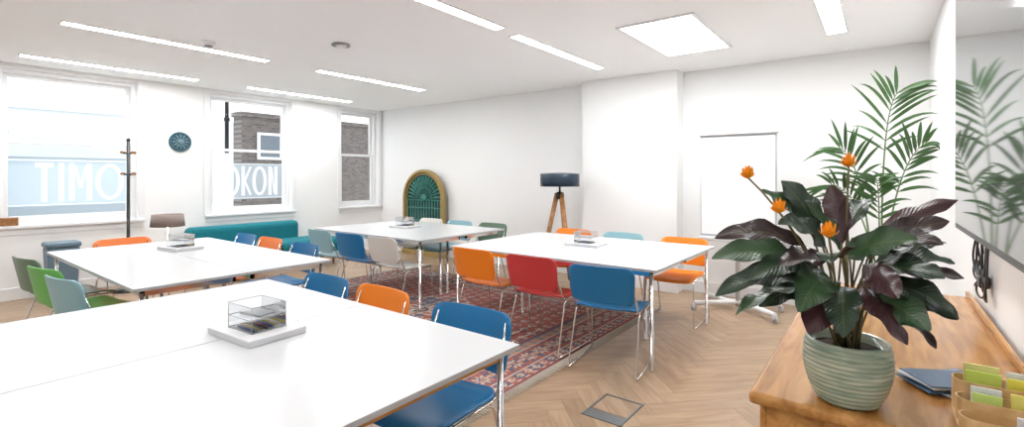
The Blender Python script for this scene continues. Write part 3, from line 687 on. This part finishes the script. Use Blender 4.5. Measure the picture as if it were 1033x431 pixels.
LV=[(-22,108,-78,152,0.04,28,'g'),(-24,98,-124,98,.02,26,'m'),(-28,80,-130,80,-.06,28,'g'),(-30,64,-128,44,-.10,30,'d'),(-30,54,-110,28,-.12,32,'g'),(-20,112,-56,162,.05,26,'d'),
(10,104,96,144,.02,20,'m'),(10,98,82,124,-.02,24,'m'),(14,88,92,100,.05,24,'d'),(14,74,88,72,-.05,26,'m'),(14,60,78,36,-.08,30,'d'),(16,46,58,10,-.10,28,'m'),
(-5,118,-8,158,.05,24,'m'),(-12,108,-38,142,.0,26,'g'),(-15,70,-58,40,-.16,34,'g'),(-8,62,-24,22,-.18,30,'d'),(4,64,24,20,-.18,28,'m'),(-15,98,-72,120,-.12,30,'d'),(6,95,38,110,-.14,28,'g'),
(-12,84,-74,82,-.16,32,'m'),(10,78,54,78,-.16,30,'d'),(0,112,34,142,.12,26,'d'),(10,102,60,106,-.12,26,'m'),(-22,54,-84,32,-.05,32,'d'),
(16,62,64,46,-.14,30,'d'),(-5,90,-34,88,-.18,32,'d'),(6,85,14,62,-.2,30,'m'),(8,90,50,90,.18,28,'g'),(-12,85,-82,94,.16,28,'m'),(-15,62,-84,54,.12,30,'m'),(12,62,74,48,.12,28,'g'),
(-6,56,-48,18,-.14,32,'m'),(6,54,44,32,-.16,30,'g'),(-18,76,-98,64,-.12,28,'d'),(12,84,72,88,-.10,26,'d')]
TC={'g':((.042,.090,.036),(.024,.050,.024)),'d':((.028,.052,.027),(.017,.030,.017)),'m':((.044,.024,.022),(.028,.015,.016))}
bm=bmesh.new(); uvl=bm.loops.layers.uv.new('UVMap'); ccl=bm.loops.layers.float_color.new('Col'); sb=bmesh.new()
for (bx0,bz0,tx,tz,dep,w,tn) in LV:
    B=pl_pt(bx0+(tx-bx0)*.14,bz0*.97+(tz-bz0)*.05,dep*.3); T=pl_pt(tx,tz,dep)
    Ln=(T-B).length
    if Ln<.13: B=B+(B-T).normalized()*.05
    C=(B+T)/2+Vector((0,0,Ln*random.uniform(.10,.28)))
    up=Vector((random.uniform(-.4,.4),random.uniform(-.95,-.2),random.uniform(.45,.9)))
    if tn=='m' and random.random()<.4: up=-up
    s_=random.uniform(.88,1.12)
    blade(bm,B,C,T,w*K*1.0*s_,16,fold=.14,wav=.26,uvl=uvl,m=6,shape=random.uniform(.8,.95),upv=up,cl=ccl,col=[c*s_ for c in TC[tn][0]],col2=TC[tn][1],pw=.72)
    S0=Vector((random.uniform(-.03,.03),random.uniform(-.03,.03),.142)); S1=S0*.5+B*.5+Vector((0,0,.03))
    pts=[S0*(1-t)**2+S1*2*t*(1-t)+B*t*t for t in [q/6 for q in range(7)]]; tube(sb,pts,.0028,6)
mk('foliage',bm,'cal',e,recalc=False)
FL=[(-92,166,.0),(-70,132,-.10),(4,178,.02),(-38,114,-.20)]
for fx,fz,dp in FL:
    T=pl_pt(fx,fz,dp); S0=Vector((random.uniform(-.02,.02),random.uniform(-.02,.02),.142)); S1=Vector((S0.x*.6+T.x*.4,S0.y*.6+T.y*.4,T.z*.75))
    pts=[S0*(1-t)**2+S1*2*t*(1-t)+T*t*t for t in [q/8 for q in range(9)]]; tube(sb,pts,.0028,6)
    bm=bmesh.new()
    for lay,(nn,hh,sp) in enumerate(((5,.034,.006),(6,.028,.015),(6,.015,.021))):
        for k in range(nn):
            a=2*math.pi*(k+.5*lay)/nn+random.uniform(-.15,.15); ca,sa=math.cos(a),math.sin(a); h2=hh*random.uniform(.9,1.1)
            blade(bm,(0,0,0-.002*lay),(ca*sp*.9,sa*sp*.9,h2*.45),(ca*sp,sa*sp,h2),.013,6,fold=.1,upv=(ca,sa,.01),m=2,pw=.65)
    mk('flower',bm,'flower',e,loc=T,recalc=False)
mk('stems',sb,'stem',e)
# palm
e=thing('potted_palm','tall green kentia palm in a dark pot standing on the floor','potted plant',(0,4.42,0))
bm=bmesh.new(); lathe(bm,[(0,0),(.13,0),(.14,.01),(.17,.34),(.18,.35),(.165,.35),(.16,.30)],32); mk('pot',bm,'blackmetal',e)
bm=bmesh.new(); lathe(bm,[(0,.315),(.163,.31)],20); mk('soil',bm,'soil',e)
fb=bmesh.new(); rb=bmesh.new()
FR=[((-.02,.0,1.72),(.10,-.02,2.00),.32),((-.08,.02,1.42),(-.26,.05,1.62),.26),((.05,-.05,1.35),(.24,-.12,1.62),.24),
((-.08,-.05,1.15),(-.28,-.20,1.34),.24),((.0,-.0,1.1),(-.02,-.35,1.38),.22)]
for (c,t_,ll) in FR:
    P0=Vector((random.uniform(-.04,.04),random.uniform(-.04,.04),.31)); P1=Vector(c)+Vector((0,0,.15)); P2=Vector(t_)
    N=44; pts=[P0*(1-t)**2+P1*2*t*(1-t)+P2*t*t for t in [q/N for q in range(N+1)]]
    tube(rb,pts,[.009-.007*q/N for q in range(N+1)],6)
    for q in range(int(N*.55),N+1,2):
        t=q/N; tg=((P1-P0)*(1-t)+(P2-P1)*t).normalized(); s=tg.cross(Vector((.1,.95,.2)))
        s.normalize(); k=(t-.5)/.5; L_=ll*(.6+.6*math.sin(math.pi*min(1,k*.75+.15)))
        for sg in (-1,1):
            if random.random()<.08: continue
            l2=L_*random.uniform(.75,1.12)
            d=(tg*(.6+.7*k+random.uniform(-.15,.15))+s*sg*.8+Vector((0,random.uniform(-.4,.4),0))).normalized()
            p=pts[q]; e1=p+d*l2*.55+Vector((0,0,.05*l2)); e2=p+d*l2+Vector((0,0,-random.uniform(.08,.36)*l2))
            for v in (e1,e2): v.x=min(v.x,.31)
            blade(fb,p,e1,e2,.024,6,fold=.10,m=2,shape=.65,upv=(0.2+random.uniform(-.3,.3),-.9,.3))
mk('palm_fronds',fb,'palm',e,recalc=False); mk('stems',rb,pmat('palm_stem',(.10,.2,.05),.5,var=.2),e)
# ------------------------------------------------------------------ outside
def building(name,lab,mat,x,y0,y1,z1,wl,gm='extglass',z0=-3.0,dx=2.0):
    e=thing(name,lab,'building',(x,0,0))
    bx('facade',mat,-dx,0,y0,y1,z0,z1,e)
    bx('parapet',mat,-dx,.06,y0-.05,y1+.05,z1,z1+.10,e)
    for (ya,yb,za,zb) in wl:
        w=bx('facade_window','trim',.0,.04,ya-.06,yb+.06,za-.06,zb+.06,e)
        bx('facade_pane',gm,.04,.05,ya,yb,za,zb,w)
building('neighbour_building','brown brick building seen outside the windows','brick',-11.4,5.0,12,2.75,[(5.40,5.85,1.85,2.35)],dx=.4)
building('neighbour_building','pale rendered low building seen outside the windows','stucco2',-12.6,-3,1.45,2.2,[],dx=1.5)
building('neighbour_building','long pale rendered building seen outside the windows','stucco3',-14.5,-3,4.9,1.72,[])
building('neighbour_building','tall white rendered building seen outside the windows','stucco',-18,-6,14,3.2,[])
e=thing('drainpipe','black cast-iron drainpipe outside the window','drainpipe',(-8.5,3.50,0))
bm=bmesh.new(); tube(bm,[(0,0,1.78),(0,0,3.2)],.03,12); mk('pipe',bm,'blackmetal',e)
bm=bmesh.new(); tube(bm,[(0,0,2.3),(0,0,2.36)],.045,12); mk('pipe_collar',bm,'blackmetal',e)
# ------------------------------------------------------------------ world, camera
w=bpy.data.worlds.new('w'); SC.world=w; w.use_nodes=True
bg=w.node_tree.nodes['Background']; bg.inputs[0].default_value=(.94,.97,1.0,1); bg.inputs[1].default_value=1.6
cam=bpy.data.cameras.new('cam'); co=bpy.data.objects.new('camera',cam); COL.objects.link(co); SC.camera=co
cam.sensor_width=36; cam.lens=36*490/1033; cam.shift_y=-37.5/1033; cam.clip_start=.05
co.location=(0,0,1.4); co.rotation_euler=(math.pi/2,0,math.radians(37.2))
SC.view_settings.view_transform='Standard'; SC.view_settings.look='None'; SC.view_settings.exposure=0.32
